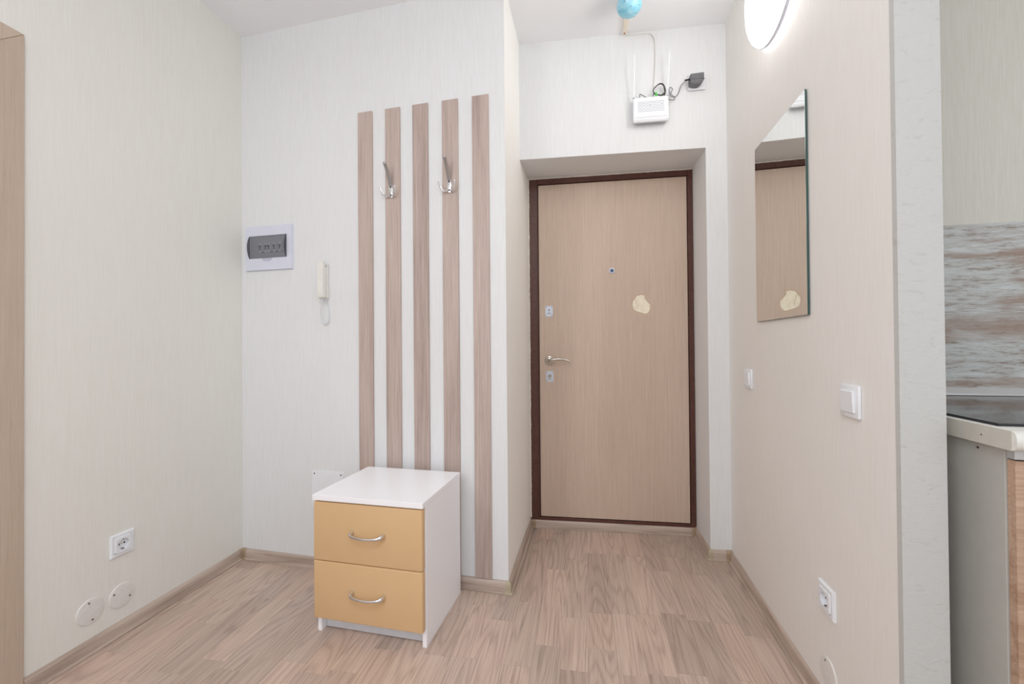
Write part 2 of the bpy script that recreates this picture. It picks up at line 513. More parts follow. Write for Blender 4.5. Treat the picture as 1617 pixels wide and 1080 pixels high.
def stave(x0, x1, y0, y1, tone):
    global count
    if y1 - y0 < 0.03: return
    cx, cy = (x0 + x1) / 2, (y0 + y1) / 2
    hx, hy = (x1 - x0) / 2 - GAP, (y1 - y0) / 2 - GAP
    bv = 0.0003
    bm = bmesh.new()
    lo = [bm.verts.new(p) for p in ((-hx, -hy, -0.006), (hx, -hy, -0.006), (hx, hy, -0.006), (-hx, hy, -0.006))]
    m1 = [bm.verts.new(p) for p in ((-hx, -hy, -bv), (hx, -hy, -bv), (hx, hy, -bv), (-hx, hy, -bv))]
    hi = [bm.verts.new(p) for p in ((-hx + bv, -hy + bv, 0), (hx - bv, -hy + bv, 0), (hx - bv, hy - bv, 0), (-hx + bv, hy - bv, 0))]
    bm.faces.new(hi)
    for i in range(4):
        j = (i + 1) % 4
        bm.faces.new((lo[i], lo[j], m1[j], m1[i])); bm.faces.new((m1[i], m1[j], hi[j], hi[i]))
    o = mesh_obj('floor_plank', bm, OAK_FLOOR, floor, loc=(cx, cy, 0))
    o.color = (*tone, 1)
    count += 1
col_lo, col_hi = -18, 8
for c_ in range(col_lo, col_hi + 1):
    x0 = X0 + c_ * SW; x1 = x0 + SW
    x0 = max(x0, LX); x1 = min(x1, 0.696)
    if x1 - x0 < 0.01: continue
    ytop = 2.449 if x0 > -0.33 else 1.865 - 0.068 * (x0 - LX) if x1 <= -0.32 else 2.44
    if x0 <= -0.33 < x1: ytop = 1.80
    js = list(fixed.get(c_, []))
    if not js:
        y = 1.05 + rng.random() * 0.4
        while y < ytop:
            js.append(y); y += rng.uniform(0.26, 0.52)
    y = min(js)
    lo_js = []
    while y > 0.35:
        y -= rng.uniform(0.26, 0.5); lo_js.append(y)
    cuts = sorted([0.1] + [q for q in lo_js if q > 0.2] + [q for q in js if q < ytop - 0.03] + [ytop])
    last = None
    for y0, y1 in zip(cuts, cuts[1:]):
        t = rng.choice([q for q in tones if q is not last]); last = t
        stave(x0, x1, y0, y1, t)
# the rest of the floor (under the kitchen units and behind the camera): the same boards joined
b = bmesh.new()
for k in range(22):
    xa = 0.75 + k * SW
    if xa > 2.45: break
    y = -1.55
    while y < 1.55:
        y2 = min(1.58, y + rng.uniform(0.3, 0.6)); add_box(b, xa + GAP, xa + SW - GAP, y + GAP, y2 - GAP, -0.006, 0); y = y2
for k in range(26):
    xa = LX + k * SW
    y = -1.55
    while y < 0.1:
        y2 = min(0.1, y + rng.uniform(0.3, 0.6)); add_box(b, xa + GAP, xa + SW - GAP, y + GAP, y2 - GAP, -0.006, 0); y = y2
o = mesh_obj('laminate_strips', b, OAK_FLOOR, floor); o['kind'] = 'stuff'; o.color = (0.98, 0.97, 0.96, 1)

# ------------------------------------------------------------------ baseboards (profile swept, mitred at the corners)
PROFILE = [(0.0, 0.0), (0.020, 0.0), (0.0215, 0.004), (0.0205, 0.0070), (0.0170, 0.0085), (0.0125, 0.0090), (0.0118, 0.013), (0.0125, 0.024), (0.0118, 0.037), (0.0085, 0.0460), (0.003, 0.0500), (0.0, 0.0505)]
def baseboards(chain, names, open_start=None):
    pts = [Vector(p) for p in chain]
    dirs = [(b_ - a_).normalized() for a_, b_ in zip(pts, pts[1:])]
    nrm = [Vector((d.y, -d.x)) for d in dirs]            # towards the room
    miters = []
    for i in range(len(pts)):
        if i == 0: miters.append(nrm[0])
        elif i == len(pts) - 1: miters.append(nrm[-1])
        else:
            m_ = nrm[i - 1] + nrm[i]
            miters.append(m_ / (1 + nrm[i - 1].dot(nrm[i])))
    for i, nm in enumerate(names):
        L_ = (pts[i + 1] - pts[i]).length
        ang = math.atan2(dirs[i].y, dirs[i].x)
        bm = bmesh.new()
        rings = []
        R = Matrix.Rotation(-ang, 2)
        for k in (i, i + 1):
            ring = []
            for d, z in PROFILE:
                q = R @ (pts[k] + miters[k] * d - pts[i])
                e = 0.0004 if k == i else -0.0004
                ring.append(bm.verts.new((q.x + e, q.y, z)))
            rings.append(ring)
        n = len(PROFILE)
        for k in range(n):
            bm.faces.new((rings[0][k], rings[1][k], rings[1][(k + 1) % n], rings[0][(k + 1) % n]))
        bm.faces.new(rings[0][::-1]); bm.faces.new(rings[1])
        o = mesh_obj(nm, bm, OAK_BASE, smooth=True, loc=(pts[i].x, pts[i].y, 0), rot=(0, 0, ang), sharp=0.7)
        o.color = (1, 1, 1, 1)
        props(o, {'baseboard_left': 'oak baseboard along the wall with the round covers',
                  'baseboard_back': 'oak baseboard behind the drawer cabinet',
                  'baseboard_niche': 'oak baseboard on the return wall beside the entrance door',
                  'baseboard_door': 'oak strip under the threshold of the entrance door',
                  'baseboard_reveal': 'short oak baseboard on the hinge-side door reveal',
                  'baseboard_pier': 'very short oak baseboard on the pier beside the mirror wall',
                  'baseboard_right': 'oak baseboard along the wall with mirror and switches'}[nm], 'baseboard', kind='structure')
        if nm in ('baseboard_left', 'baseboard_niche', 'baseboard_pier'): pass
baseboards([(LX, 1.028), tuple(P0), tuple(P1), tuple(P3), tuple(P4), tuple(P5), tuple(P6), tuple(P7 + Vector((0.0002, 0.002)))],
           ['baseboard_left', 'baseboard_back', 'baseboard_niche', 'baseboard_door', 'baseboard_reveal', 'baseboard_pier', 'baseboard_right'])
# plastic corner pieces, one at each bend
def corner_cap(p, d1, d2, host, outer=False):
    """thin sleeve that follows the profile a little way along both arms"""
    bm = bmesh.new()
    n1 = Vector((d1.y, -d1.x)); n2 = Vector((d2.y, -d2.x))
    mi = (n1 + n2) / (1 + n1.dot(n2))
    arm = 0.011
    stations = [(p - d1 * arm * (1 if outer else 2.6), n1), (p, mi), (p + d2 * arm * (1 if outer else 2.6), n2)]
    rings = []
    for q, m_ in stations:
        rings.append([bm.verts.new((q.x + m_.x * (d + 0.0009 if d > 0 else 0), q.y + m_.y * (d + 0.0009 if d > 0 else 0), z + (0.0008 if z > 0.02 else 0))) for d, z in PROFILE])
    n = len(PROFILE)
    for a_, b_ in zip(rings, rings[1:]):
        for k in range(n):
            bm.faces.new((a_[k], b_[k], b_[(k + 1) % n], a_[(k + 1) % n]))
    bm.faces.new(rings[0][::-1]); bm.faces.new(rings[-1])
    h = bpy.data.objects[host]
    o = mesh_obj('corner_piece', bm, CORNER_CAP if outer else OAK_CAP, h)
    o.matrix_parent_inverse = Matrix.LocRotScale(h.location, h.rotation_euler, None).inverted()
    if outer: o['label'] = 'dull greenish plastic corner piece'
OAK_CAP = mat('corner_cap_oak', srgb(168, 148, 124), 0.4)
e_ = Vector((0.0, 1.0))
d01 = (P1 - P0).normalized(); d13 = (P3 - P1).normalized(); d34 = (P4 - P3).normalized(); d45 = (P5 - P4).normalized(); d56 = (P6 - P5).normalized(); d67 = (P7 - P6).normalized()
corner_cap(P0, e_, d01, 'baseboard_back')
corner_cap(P1, d01, d13, 'baseboard_niche', True)
corner_cap(P3, d13, d34, 'baseboard_door')
corner_cap(P4, d34, d45, 'baseboard_reveal')
corner_cap(P5, d45, d56, 'baseboard_pier', True)
corner_cap(P6, d56, d67, 'baseboard_right')

# ------------------------------------------------------------------ inner doorway casing on the left wall
cs = thing('trim_2', 'pale oak door casing on the cream wall beside the round covers', 'door casing', W_LEFT.loc(0.0), W_LEFT.rz, kind='structure')
CZ, CW = 2.015, 0.075
b = bmesh.new(); add_extrude_y(b, [(1.028, 0.0), (1.028, CZ), (1.028 - CW, CZ - CW), (1.028 - CW, 0.0)], -0.010, 0.0)
bmesh.ops.bevel(b, geom=list(b.edges), offset=0.0015, segments=1, affect='EDGES')
mesh_obj('casing_board', b, CASING, cs)
b = bmesh.new(); add_extrude_y(b, [(1.0275, CZ), (0.12, CZ), (0.12 + CW, CZ - CW), (1.0275 - CW, CZ - CW)], -0.010, 0.0)
bmesh.ops.bevel(b, geom=list(b.edges), offset=0.0015, segments=1, affect='EDGES')
mesh_obj('casing_board', b, CASING, cs)
b = bmesh.new(); add_extrude_y(b, [(0.12, 0.0), (0.12, CZ), (0.12 + CW, CZ - CW), (0.12 + CW, 0.0)], -0.010, 0.0)
mesh_obj('casing_board', b, CASING, cs)
d2 = thing('door_2', 'pale oak inner door leaf within the casing on the side wall', 'door', W_LEFT.loc(0.575), W_LEFT.rz, kind='structure')
mesh_obj('leaf', box(-0.375, 0.375, -0.004, -0.0005, 0.008, CZ - CW - 0.003), CASING, d2)

# ------------------------------------------------------------------ entrance door
dr = thing('door_1', 'beige laminate entrance door in a dark brown steel frame', 'door', W_DOOR.loc(0.0), W_DOOR.rz, kind='structure')
FW0, FW1, FZ0, FZ1 = 0.004, 0.9085, 0.0455, 2.0115
LW0, LW1, LZ0, LZ1 = 0.0585, 0.8785, 0.066, 1.9755
b = bmesh.new()
g = 0.0035
add_box(b, FW0, LW0 - g, -0.010, 0.05, FZ0, FZ1, 0.0015, 1)
add_box(b, LW1 + g, FW1, -0.010, 0.05, FZ0, FZ1, 0.0015, 1)
add_box(b, LW0 - g, LW1 + g, -0.010, 0.05, LZ1 + g, FZ1, 0.0015, 1)
add_box(b, LW0 - g, LW1 + g, -0.010, 0.05, FZ0, LZ0 - g, 0.0015, 1)
mesh_obj('frame', b, BROWN, dr)
b = bmesh.new()   # narrow rolled lips inside the frame
add_box(b, LW1 + 0.008, LW1 + 0.0125, -0.013, -0.009, FZ0 + 0.02, LZ1 + 0.012, 0.001, 1)
add_box(b, LW0 - 0.0125, LW0 - 0.008, -0.013, -0.009, FZ0 + 0.02, LZ1 + 0.012, 0.001, 1)
add_box(b, LW0 - 0.0125, LW1 + 0.0125, -0.013, -0.009, LZ1 + 0.008, LZ1 + 0.0125, 0.001, 1)
mesh_obj('frame_lip', b, BROWN, dr)
b = bmesh.new()
add_box(b, LW0 - g, LW1 + g, 0.012, 0.045, LZ0 - g, LZ1 + g)
mesh_obj('rubber_seal', b, BLACK_SEAL, dr)
mesh_obj('leaf', box(LW0, LW1, -0.004, 0.0118, LZ0, LZ1, 0.0012, 1), LEAF, dr)
YF = -0.004
# peephole
pz, px = 1.468, 0.4713
b = bmesh.new(); add_lathe(b, [(0.0165, 0), (0.0165, -0.003), (0.014, -0.0055), (0.0105, -0.006), (0.009, -0.0035), (0.0, -0.0035)], (px, YF, pz), 'Y', 28)
pe = mesh_obj('peephole', b, STEEL_PLATE, dr, True)
b = bmesh.new(); add_lathe(b, [(0.0095, -0.0035), (0.0085, -0.0055), (0.005, -0.0072), (0.0, -0.0078)], (px, YF, pz), 'Y', 20)
mesh_obj('lens', b, mat('peephole_lens', srgb(70, 92, 124), 0.1), pe, True)
# patch of bare filler where the film is torn away
out = [(0.598, 1.306), (0.608, 1.322), (0.629, 1.326), (0.647, 1.323), (0.648, 1.307), (0.661, 1.289), (0.678, 1.27), (0.677, 1.249), (0.668, 1.228), (0.656, 1.22), (0.635, 1.225), (0.608, 1.235), (0.592, 1.243), (0.584, 1.262), (0.584, 1.283), (0.589, 1.297)]
rg = random.Random(3)
def jag(pl, amp):
    r_ = []
    for (x0, z0), (x1, z1) in zip(pl, pl[1:] + pl[:1]):
        for k in range(4):
            t = k / 4; r_.append((x0 + (x1 - x0) * t + rg.uniform(-amp, amp), z0 + (z1 - z0) * t + rg.uniform(-amp, amp)))
    return r_
b = bmesh.new(); add_extrude_y(b, jag(out, 0.0009), YF - 0.0016, YF + 0.0002)
pt_ = mesh_obj('bare_patch', b, BARE, dr); pt_['label'] = 'cream bare patch with ragged edges'
ccx = sum(p[0] for p in out) / len(out); ccz = sum(p[1] for p in out) / len(out)
b = bmesh.new()
ring = [Vector((ccx + (p[0] - ccx) * (1.22 + 0.05 * math.sin(i * 2.3)), YF - 0.0002, ccz + (p[1] - ccz) * (1.20 + 0.05 * math.cos(i * 1.7)))) for i, p in enumerate(out)]
add_tube(b, catmull(ring + ring[:1], 5), 0.0014, 5)
mesh_obj('torn_edge', b, TORN, pt_)
b = bmesh.new()
add_tube(b, catmull([(0.592, YF - 0.0017, 1.305), (0.602, YF - 0.0017, 1.297), (0.603, YF - 0.0017, 1.283), (0.610, YF - 0.0017, 1.270), (0.611, YF - 0.0017, 1.245)], 4), 0.0008, 4)
mesh_obj('crack', b, mat('crack_tan', srgb(190, 172, 140), 0.8), pt_)  # darker tan line across the filler
# two lock plates
def lock_plate(x, z, kind):
    b = box(x - 0.0215, x + 0.0215, YF - 0.0022, YF, z - 0.031, z + 0.031, 0.0008, 1)
    o = mesh_obj('lock_plate', b, STEEL_PLATE, dr)
    for sx in (-1, 1):
        for sz in (-1, 1):
            b = bmesh.new(); add_lathe(b, [(0.0024, 0), (0.0022, -0.0008), (0, -0.0011)], (x + sx * 0.0155, YF - 0.0022, z + sz * 0.0245), 'Y', 10)
            mesh_obj('screw', b, DARK_METAL, o)
    if kind == 'bar':
        b = bmesh.new()
        add_extrude_y(b, [(x - 0.0026, z + 0.004), (x - 0.0026, z + 0.010), (x, z + 0.0125), (x + 0.0026, z + 0.010), (x + 0.0026, z + 0.004), (x + 0.001, z + 0.001), (x - 0.001, z + 0.001)], YF - 0.0028, YF - 0.002)
        mesh_obj('keyhole', b, DARK_HOLE, o)
        b = bmesh.new(); add_tube(b, catmull([(x - 0.0115, YF - 0.0025, z - 0.0135), (x - 0.005, YF - 0.0028, z - 0.0125), (x, YF - 0.003, z - 0.0085), (x + 0.005, YF - 0.0028, z - 0.0125), (x + 0.0115, YF - 0.0025, z - 0.0135)], 4), 0.0014, 6)
        mesh_obj('escutcheon_mark', b, SCREW, o)
    else:
        b = bmesh.new()
        add_lathe(b, [(0.0088, 0), (0.0088, -0.006), (0.0078, -0.007), (0, -0.007)], (x, YF - 0.0022, z + 0.004), 'Y', 20)
        add_box(b, x - 0.0052, x + 0.0052, YF - 0.0088, YF - 0.002, z - 0.0185, z + 0.002, 0.001, 1)
        add_box(b, x - 0.012, x + 0.012, YF - 0.012, YF - 0.0085, z + 0.000, z + 0.008, 0.0015, 1)
        cy_ = mesh_obj('lock_cylinder', b, NICKEL, o)
        b = box(x - 0.0010, x + 0.0010, YF - 0.0128, YF - 0.0118, z - 0.001, z + 0.009)
        # (no fourth level: the key slot belongs to the plate)
        mesh_obj('keyhole', b, DARK_HOLE, o)
lock_plate(0.1155, 1.245, 'bar')
lock_plate(0.1165, 0.870, 'cyl')
# lever handle
hx, hz = 0.1145, 0.962
b = bmesh.new()
add_lathe(b, [(0.0265, 0), (0.0265, -0.004), (0.0245, -0.0065), (0.0205, -0.0075), (0.0195, -0.0062), (0.0175, -0.0062), (0.016, -0.0095), (0.0125, -0.0115), (0.0, -0.0115)], (hx, YF, hz), 'Y', 40)
hd = mesh_obj('door_handle', b, NICKEL, dr, True)
b = bmesh.new()
pts = catmull([(hx, YF - 0.010, hz), (hx, YF - 0.034, hz + 0.001), (hx + 0.006, YF - 0.046, hz + 0.003), (hx + 0.022, YF - 0.050, hz + 0.006), (hx + 0.050, YF - 0.050, hz + 0.0095), (hx + 0.075, YF - 0.049, hz + 0.008), (hx + 0.098, YF - 0.047, hz + 0.003), (hx + 0.116, YF - 0.045, hz - 0.004)], 6)
n_p = len(pts)
add_tube(b, pts, [0.0088 if i < n_p * 0.3 else 0.0078 - 0.0020 * (i - n_p * 0.3) / (n_p * 0.7) for i in range(n_p)], 14, (0.8, 1.0))
mesh_obj('lever', b, NICKEL, hd, True)
# ragged filler bead where the papered reveal meets the frame
b = bmesh.new()
zs = [0.06 + k * 0.012 for k in range(164)]
for i, (z0, z1) in enumerate(zip(zs, zs[1:])):
    w = 0.0018 + 0.0022 * abs(noise.noise(Vector((z0 * 23, 1.3, 0)))) + 0.0012 * rg.random()
    add_box(b, -0.001, 0.0035 + w, -0.014, -0.0095, z0, z1 + 0.001)
for i in range(70):
    x0 = 0.006 + i * 0.0129
    w = 0.0012 + 0.0022 * abs(noise.noise(Vector((x0 * 19, 5.3, 0)))) + 0.001 * rg.random()
    add_box(b, x0, x0 + 0.0135, -0.013, -0.0095, FZ1 - w, OPEN + 0.0005)
mesh_obj('filler_bead', b, SEALANT, dr)

# ------------------------------------------------------------------ small fittings: socket, switch, round cover
def wall_thing(name, wall, x, z, label, cat, group=None):
    return thing(name, label, cat, wall.loc(x, z), wall.rz, group)

def square_with_hole(bm, half, r, y, yback, seg=32, bev=0.0015):
    outer = []; inner = []
    for k in range(seg):
        a = 2 * PI * (k + 0.5) / seg
        c_, s_ = math.cos(a), math.sin(a)
        k_ = half / max(abs(c_), abs(s_))
        outer.append((c_ * k_, s_ * k_)); inner.append((c_ * r, s_ * r))
    vo = [bm.verts.new((p[0] * (1 - bev / half), y, p[1] * (1 - bev / half))) for p in outer]
    ve = [bm.verts.new((p[0], y + bev, p[1])) for p in outer]
    vb = [bm.verts.new((p[0], yback, p[1])) for p in outer]
    vi = [bm.verts.new((p[0], y, p[1])) for p in inner]
    vc = [bm.verts.new((p[0] * 0.97, y + 0.0108, p[1] * 0.97)) for p in inner]
    for k in range(seg):
        j = (k + 1) % seg
        bm.faces.new((vo[k], vo[j], vi[j], vi[k])); bm.faces.new((ve[k], ve[j], vo[j], vo[k])); bm.faces.new((vb[k], vb[j], ve[j], ve[k])); bm.faces.new((vi[k], vi[j], vc[j], vc[k]))
    bm.faces.new(vc)

def socket(wall, x, z, label, group):
    t = wall_thing('wall_socket', wall, x, z, label, 'socket', group)
    b = bmesh.new()
    o_, i_, fy = 0.0405, 0.0287, -0.0078
    loops = []
    for h_, y_ in ((o_, 0.0), (o_, fy + 0.003), (o_ - 0.003, fy), (i_, fy), (i_, 0.0)):
        loops.append([b.verts.new((sx * h_, y_, sz * h_)) for sx, sz in ((-1, -1), (1, -1), (1, 1), (-1, 1))])
    for la, lb in zip(loops, loops[1:]):
        for k in range(4):
            b.faces.new((la[k], la[(k + 1) % 4], lb[(k + 1) % 4], lb[k]))
    mesh_obj('frame', b, PLASTIC, t)
    b = bmesh.new(); square_with_hole(b, 0.0285, 0.0195, -0.0115, -0.0005)
    mesh_obj('insert', b, PLASTIC, t)
    for s_ in (-1, 1):
        b = bmesh.new(); add_lathe(b, [(0.0032, 0), (0.0032, -0.0006), (0, -0.0006)], (s_ * 0.0095, -0.0008, 0), 'Y', 12)
        mesh_obj('pin_hole', b, DARK_HOLE, t)
        b = box(-0.0030, 0.0030, -0.0098, -0.0008, s_ * 0.0170 - 0.0011, s_ * 0.0170 + 0.0011, 0.0004, 1)
        mesh_obj('earth_clip', b, SCREW, t)
    b = bmesh.new(); add_lathe(b, [(0.0016, 0), (0.0014, -0.0008), (0, -0.001)], (0, -0.0008, 0), 'Y', 10)
    mesh_obj('screw', b, SCREW, t)
    return t
socket(W_LEFT, 1.3105, 0.331, 'white power socket low on the wall above two round covers', 'wall sockets')
socket(W_RIGHT, 0.873, 0.325, 'white power socket low on the mirror wall below the light switch', 'wall sockets')

def switch(wall, x, z, label, group):
    t = wall_thing('light_switch', wall, x, z, label, 'switch', group)
    mesh_obj('frame', box(-0.0405, 0.0405, -0.0085, 0, -0.0415, 0.0415, 0.0035, 2), PLASTIC, t, True)
    b = bmesh.new()
    add_extrude_x(b, [(-0.0080, -0.0275), (-0.0125, -0.0275), (-0.0155, 0.0255), (-0.0140, 0.0275), (-0.0080, 0.0275)], -0.0275, 0.0275)
    bmesh.ops.bevel(b, geom=list(b.edges), offset=0.001, segments=1, affect='EDGES')
    mesh_obj('rocker', b, PLASTIC, t)
    return t
switch(W_RIGHT, 0.272, 0.902, 'small white light switch at the far end of the mirror wall by the door', 'light switches')
switch(W_RIGHT, 1.002, 0.902, 'white light switch near the white end of the partition wall, above the low socket', 'light switches')

def round_cover(wall, x, z, a0, label, group, r=0.0425):
    t = wall_thing('junction_cover', wall, x, z, label, 'cover plate', group)
    b = bmesh.new(); add_lathe(b, [(r, 0), (r, -0.0022), (r - 0.0012, -0.0036), (r - 0.006, -0.0042), (0, -0.0042)], (0, 0, 0), 'Y', 48)
    mesh_obj('disc', b, COVER_PLASTIC, t, True)
    for s_ in (0, PI):
        b = bmesh.new(); add_lathe(b, [(0.0032, 0.0), (0.003, -0.0010), (0, -0.0014)], (math.cos(a0 + s_) * 0.031, -0.0042, math.sin(a0 + s_) * 0.031), 'Y', 12)
        mesh_obj('screw', b, SCREW, t)
    return t
round_cover(W_LEFT, 1.2085, 0.1435, math.radians(100), 'round white cover plate farther from the corner, screws one above the other', 'round cover plates')
round_cover(W_LEFT, 1.3095, 0.1415, math.radians(150), 'round white cover plate directly under the socket, screws set side to side', 'round cover plates')
round_cover(W_RIGHT, 0.872, 0.118, math.radians(110), 'round white cover plate under the low socket of the mirror wall', 'round cover plates')

# ------------------------------------------------------------------ oak boards and hooks on the back wall
xs = [0.702, 0.8425, 0.9795, 1.1215, 1.2620]
labs = ['plain vertical oak board farthest from the entrance door', 'vertical oak board with the lower chrome hook, nearer the intercom',
        'plain vertical oak board between the two hook boards', 'vertical oak board with the hook nearer the door',
        'vertical oak board beside the outside corner, reaching the baseboard in view']
for i, (x, lb) in enumerate(zip(xs, labs)):
    # board sits just above the baseboard
    bm = box(-0.0370, 0.0370, -0.0085, -0.0002, 0.0, 2.137 - 0.0515 + (0.001 * (2 - i)), 0.0008, 1)
    o = mesh_obj('oak_board', bm, OAK_STRIP, loc=W_BACK.loc(x, 0.0515), rot=(0, 0, W_BACK.rz))
    v = [1.0, 0.99, 0.985, 0.97, 0.985][i]
    o.color = (v, v, v, 1)
    props(o, lb, 'board', 'vertical oak boards of the coat rack')

def hook(x, z, label):
    t = thing('coat_hook', label, 'hook', W_BACK.loc(x, z, -0.0085), W_BACK.rz, 'chrome coat hooks')
    b = box(-0.0095, 0.0095, -0.0060, 0, -0.031, 0.031, 0.0016, 2)
    mesh_obj('base_plate', b, CHROME, t, True)
    b = bmesh.new()
    pts = catmull([(0, -0.004, 0.022), (0, -0.010, 0.034), (0, -0.021, 0.055), (0, -0.034, 0.077), (0, -0.047, 0.094), (0, -0.058, 0.103)], 6)
    n_ = len(pts)
    add_tube(b, pts, [0.0080 + 0.0016 * math.sin(PI * i / (n_ - 1)) * 0.5 for i in range(n_)], 12, (1.0, 0.42))
    b2 = bmesh.new(); bmesh.ops.create_uvsphere(b2, u_segments=14, v_segments=10, radius=0.0074); bmesh.ops.translate(b2, verts=b2.verts, vec=(0, -0.0590, 0.1035)); merge(b, b2)
    mesh_obj('upper_arm', b, CHROME_GREY, t, True)
    for s_ in (-1, 1):
        b = bmesh.new()
        pts = catmull([(s_ * 0.004, -0.004, -0.020), (s_ * 0.013, -0.012, -0.027), (s_ * 0.025, -0.022, -0.023), (s_ * 0.032, -0.030, -0.008), (s_ * 0.036, -0.034, 0.006)], 6)
        add_tube(b, pts, 0.0038, 10)
        b2 = bmesh.new(); bmesh.ops.create_uvsphere(b2, u_segments=12, v_segments=8, radius=0.0044); bmesh.ops.translate(b2, verts=b2.verts, vec=(s_ * 0.0365, -0.0345, 0.0075)); merge(b, b2)
        mesh_obj('lower_prong', b, CHROME, t, True)
    for z_ in (-0.020, 0.018):
        b = bmesh.new(); add_lathe(b, [(0.0044, 0), (0.0042, -0.0010), (0.0, -0.0014)], (0, -0.0060, z_), 'Y', 12)
        mesh_obj('screw', b, DARK_METAL, t)
hook(0.836, 1.757, 'chrome three-arm coat hook nearer the intercom handset')
hook(1.119, 1.754, 'chrome three-arm coat hook nearer the entrance door')

# ------------------------------------------------------------------ fuse box
fb = wall_thing('fuse_box', W_BACK, 0.168, 1.4325, 'lilac-white fuse box with smoked cover in the wall corner', 'fuse box')
b = bmesh.new()
fw, fh = 0.1345, 0.216
hx0, hx1, hz0, hz1 = -0.108, 0.106, 0.058, 0.168
for (xa, xb, za, zb) in ((-fw, fw, 0, hz0), (-fw, fw, hz1, fh), (-fw, hx0, hz0, hz1), (hx1, fw, hz0, hz1)):
    add_box(b, xa, xb, -0.012, 0, za, zb)
bmesh.ops.remove_doubles(b, verts=b.verts, dist=1e-5)
mesh_obj('cover_frame', b, PLASTIC_LILAC, fb)
mesh_obj('rim', box(-fw - 0.003, fw + 0.003, -0.004, 0.0, -0.003, fh + 0.003, 0.0015, 1), PLASTIC_LILAC, fb)
mesh_obj('inner_panel', box(hx0, hx1, -0.0065, -0.004, hz0, hz1), mat('inner_panel_grey', srgb(176, 178, 186), 0.5), fb)
for k, x_ in enumerate((-0.048, -0.016, 0.002, 0.034, 0.066)):
    t_ = mesh_obj('breaker', box(x_ - 0.0080, x_ + 0.0080, -0.0105, -0.0063, 0.085, 0.135, 0.001, 1), mat('breaker_body_%d' % k, srgb(196, 198, 204), 0.5), fb)
    bb = box(x_ - 0.0052, x_ + 0.0052, -0.0165, -0.0104, 0.112, 0.121, 0.001, 1)
    add_box(bb, x_ - 0.0026, x_ + 0.0026, -0.0145, -0.0104, 0.098, 0.114, 0.0008, 1)
    mesh_obj('toggle', bb, BLACK_PLASTIC, t_)
mesh_obj('label_rail', box(-0.052, 0.078, -0.0085, -0.0063, 0.086, 0.0895), mat('rail_grey', srgb(90, 92, 96), 0.5), fb)
b = bmesh.new()    # bulging smoked door: an arc in section
arc_o = [(-0.012 - 0.0150 * math.sin(PI * k / 10) ** 0.75 - 0.0015, hz0 - 0.001 + (hz1 - hz0 + 0.002) * k / 10) for k in range(11)]
va = [b.verts.new((hx0 - 0.001, y, z)) for y, z in arc_o]; vb = [b.verts.new((hx1 + 0.001, y, z)) for y, z in arc_o]
for k in range(10):
    b.faces.new((va[k], vb[k], vb[k + 1], va[k + 1]))
mesh_obj('smoked_door', b, SMOKED, fb, True, sharp=0.5)
SMOKED_EDGE = mat('smoked_edge', srgb(66, 68, 74), 0.3)
for xa in (hx0 - 0.0012, hx1 - 0.0010):
    b = bmesh.new()
    add_extrude_x(b, [(-0.0118, hz0)] + [(y - 0.0003, z) for y, z in arc_o] + [(-0.0118, hz1)], xa, xa + 0.0022)
    mesh_obj('door_end', b, SMOKED_EDGE, fb)
b = bmesh.new(); add_extrude_y(b, [(0.030 * math.cos(PI + PI * k / 12) - 0.006, 0.058 + 0.017 * math.sin(PI + PI * k / 12)) for k in range(13)], -0.0135, -0.0115)
mesh_obj('thumb_notch', b, mat('notch_grey', srgb(186, 186, 202), 0.5), fb)

# ------------------------------------------------------------------ intercom handset with coiled cord
ic = wall_thing('intercom_handset', W_BACK, 0.487, 1.279, 'ivory intercom handset with looped white cord hanging below', 'intercom')
b = bmesh.new()
add_extrude_x(b, [(0, 0.0), (-0.016, 0.0), (-0.019, 0.004), (-0.019, 0.138), (-0.012, 0.160), (0, 0.162)], -0.011, 0.0155)
bmesh.ops.bevel(b, geom=list(b.edges), offset=0.002, segments=2, affect='EDGES')
mesh_obj('wall_bracket', b, IVORY, ic, True)
b = bmesh.new()
# handset: rounded profile, thicker ear and mouth pieces
prof = [(-0.020, 0.002), (-0.047, -0.001), (-0.052, 0.006), (-0.049, 0.035), (-0.046, 0.08), (-0.048, 0.13), (-0.050, 0.158), (-0.046, 0.169), (-0.036, 0.174), (-0.024, 0.171), (-0.020, 0.160)]
add_extrude_x(b, prof, -0.0135, 0.0165)
bmesh.ops.bevel(b, geom=[e for e in b.edges], offset=0.0042, segments=3, affect='EDGES', clamp_overlap=True)
mesh_obj('handset', b, IVORY, ic, True, sharp=0.9)
mesh_obj('hook_switch', box(0.0150, 0.0172, -0.030, -0.022, 0.146, 0.156, 0.0006, 1), mat('switch_grey', srgb(176, 176, 182), 0.4), ic)
b = bmesh.new()
path = catmull([(-0.002, -0.030, 0.002), (-0.010, -0.030, -0.022), (-0.014, -0.026, -0.058), (-0.012, -0.022, -0.092), (0.000, -0.018, -0.116), (0.014, -0.014, -0.112), (0.020, -0.012, -0.088), (0.015, -0.012, -0.050), (0.010, -0.012, -0.018), (0.008, -0.012, 0.002)], 40)
coil = []
for i, p in enumerate(path):
    a = i * 0.9
    d = (path[min(i + 1, len(path) - 1)] - path[max(i - 1, 0)]).normalized()
    s1 = d.cross(Vector((0, 1, 0))).normalized(); s2 = Vector((0, 1, 0))
    coil.append(p + (s1 * math.cos(a) + s2 * math.sin(a)) * 0.0030)
add_tube(b, coil, 0.0012, 6)
mesh_obj('coiled_cord', b, PLASTIC, ic, True)
b = bmesh.new(); add_tube(b, catmull([(-0.008, -0.034, 0.001), (-0.010, -0.034, -0.012), (-0.016, -0.032, -0.020)], 5), 0.002, 8)
mesh_obj('cord_plug', b, IVORY, ic, True)

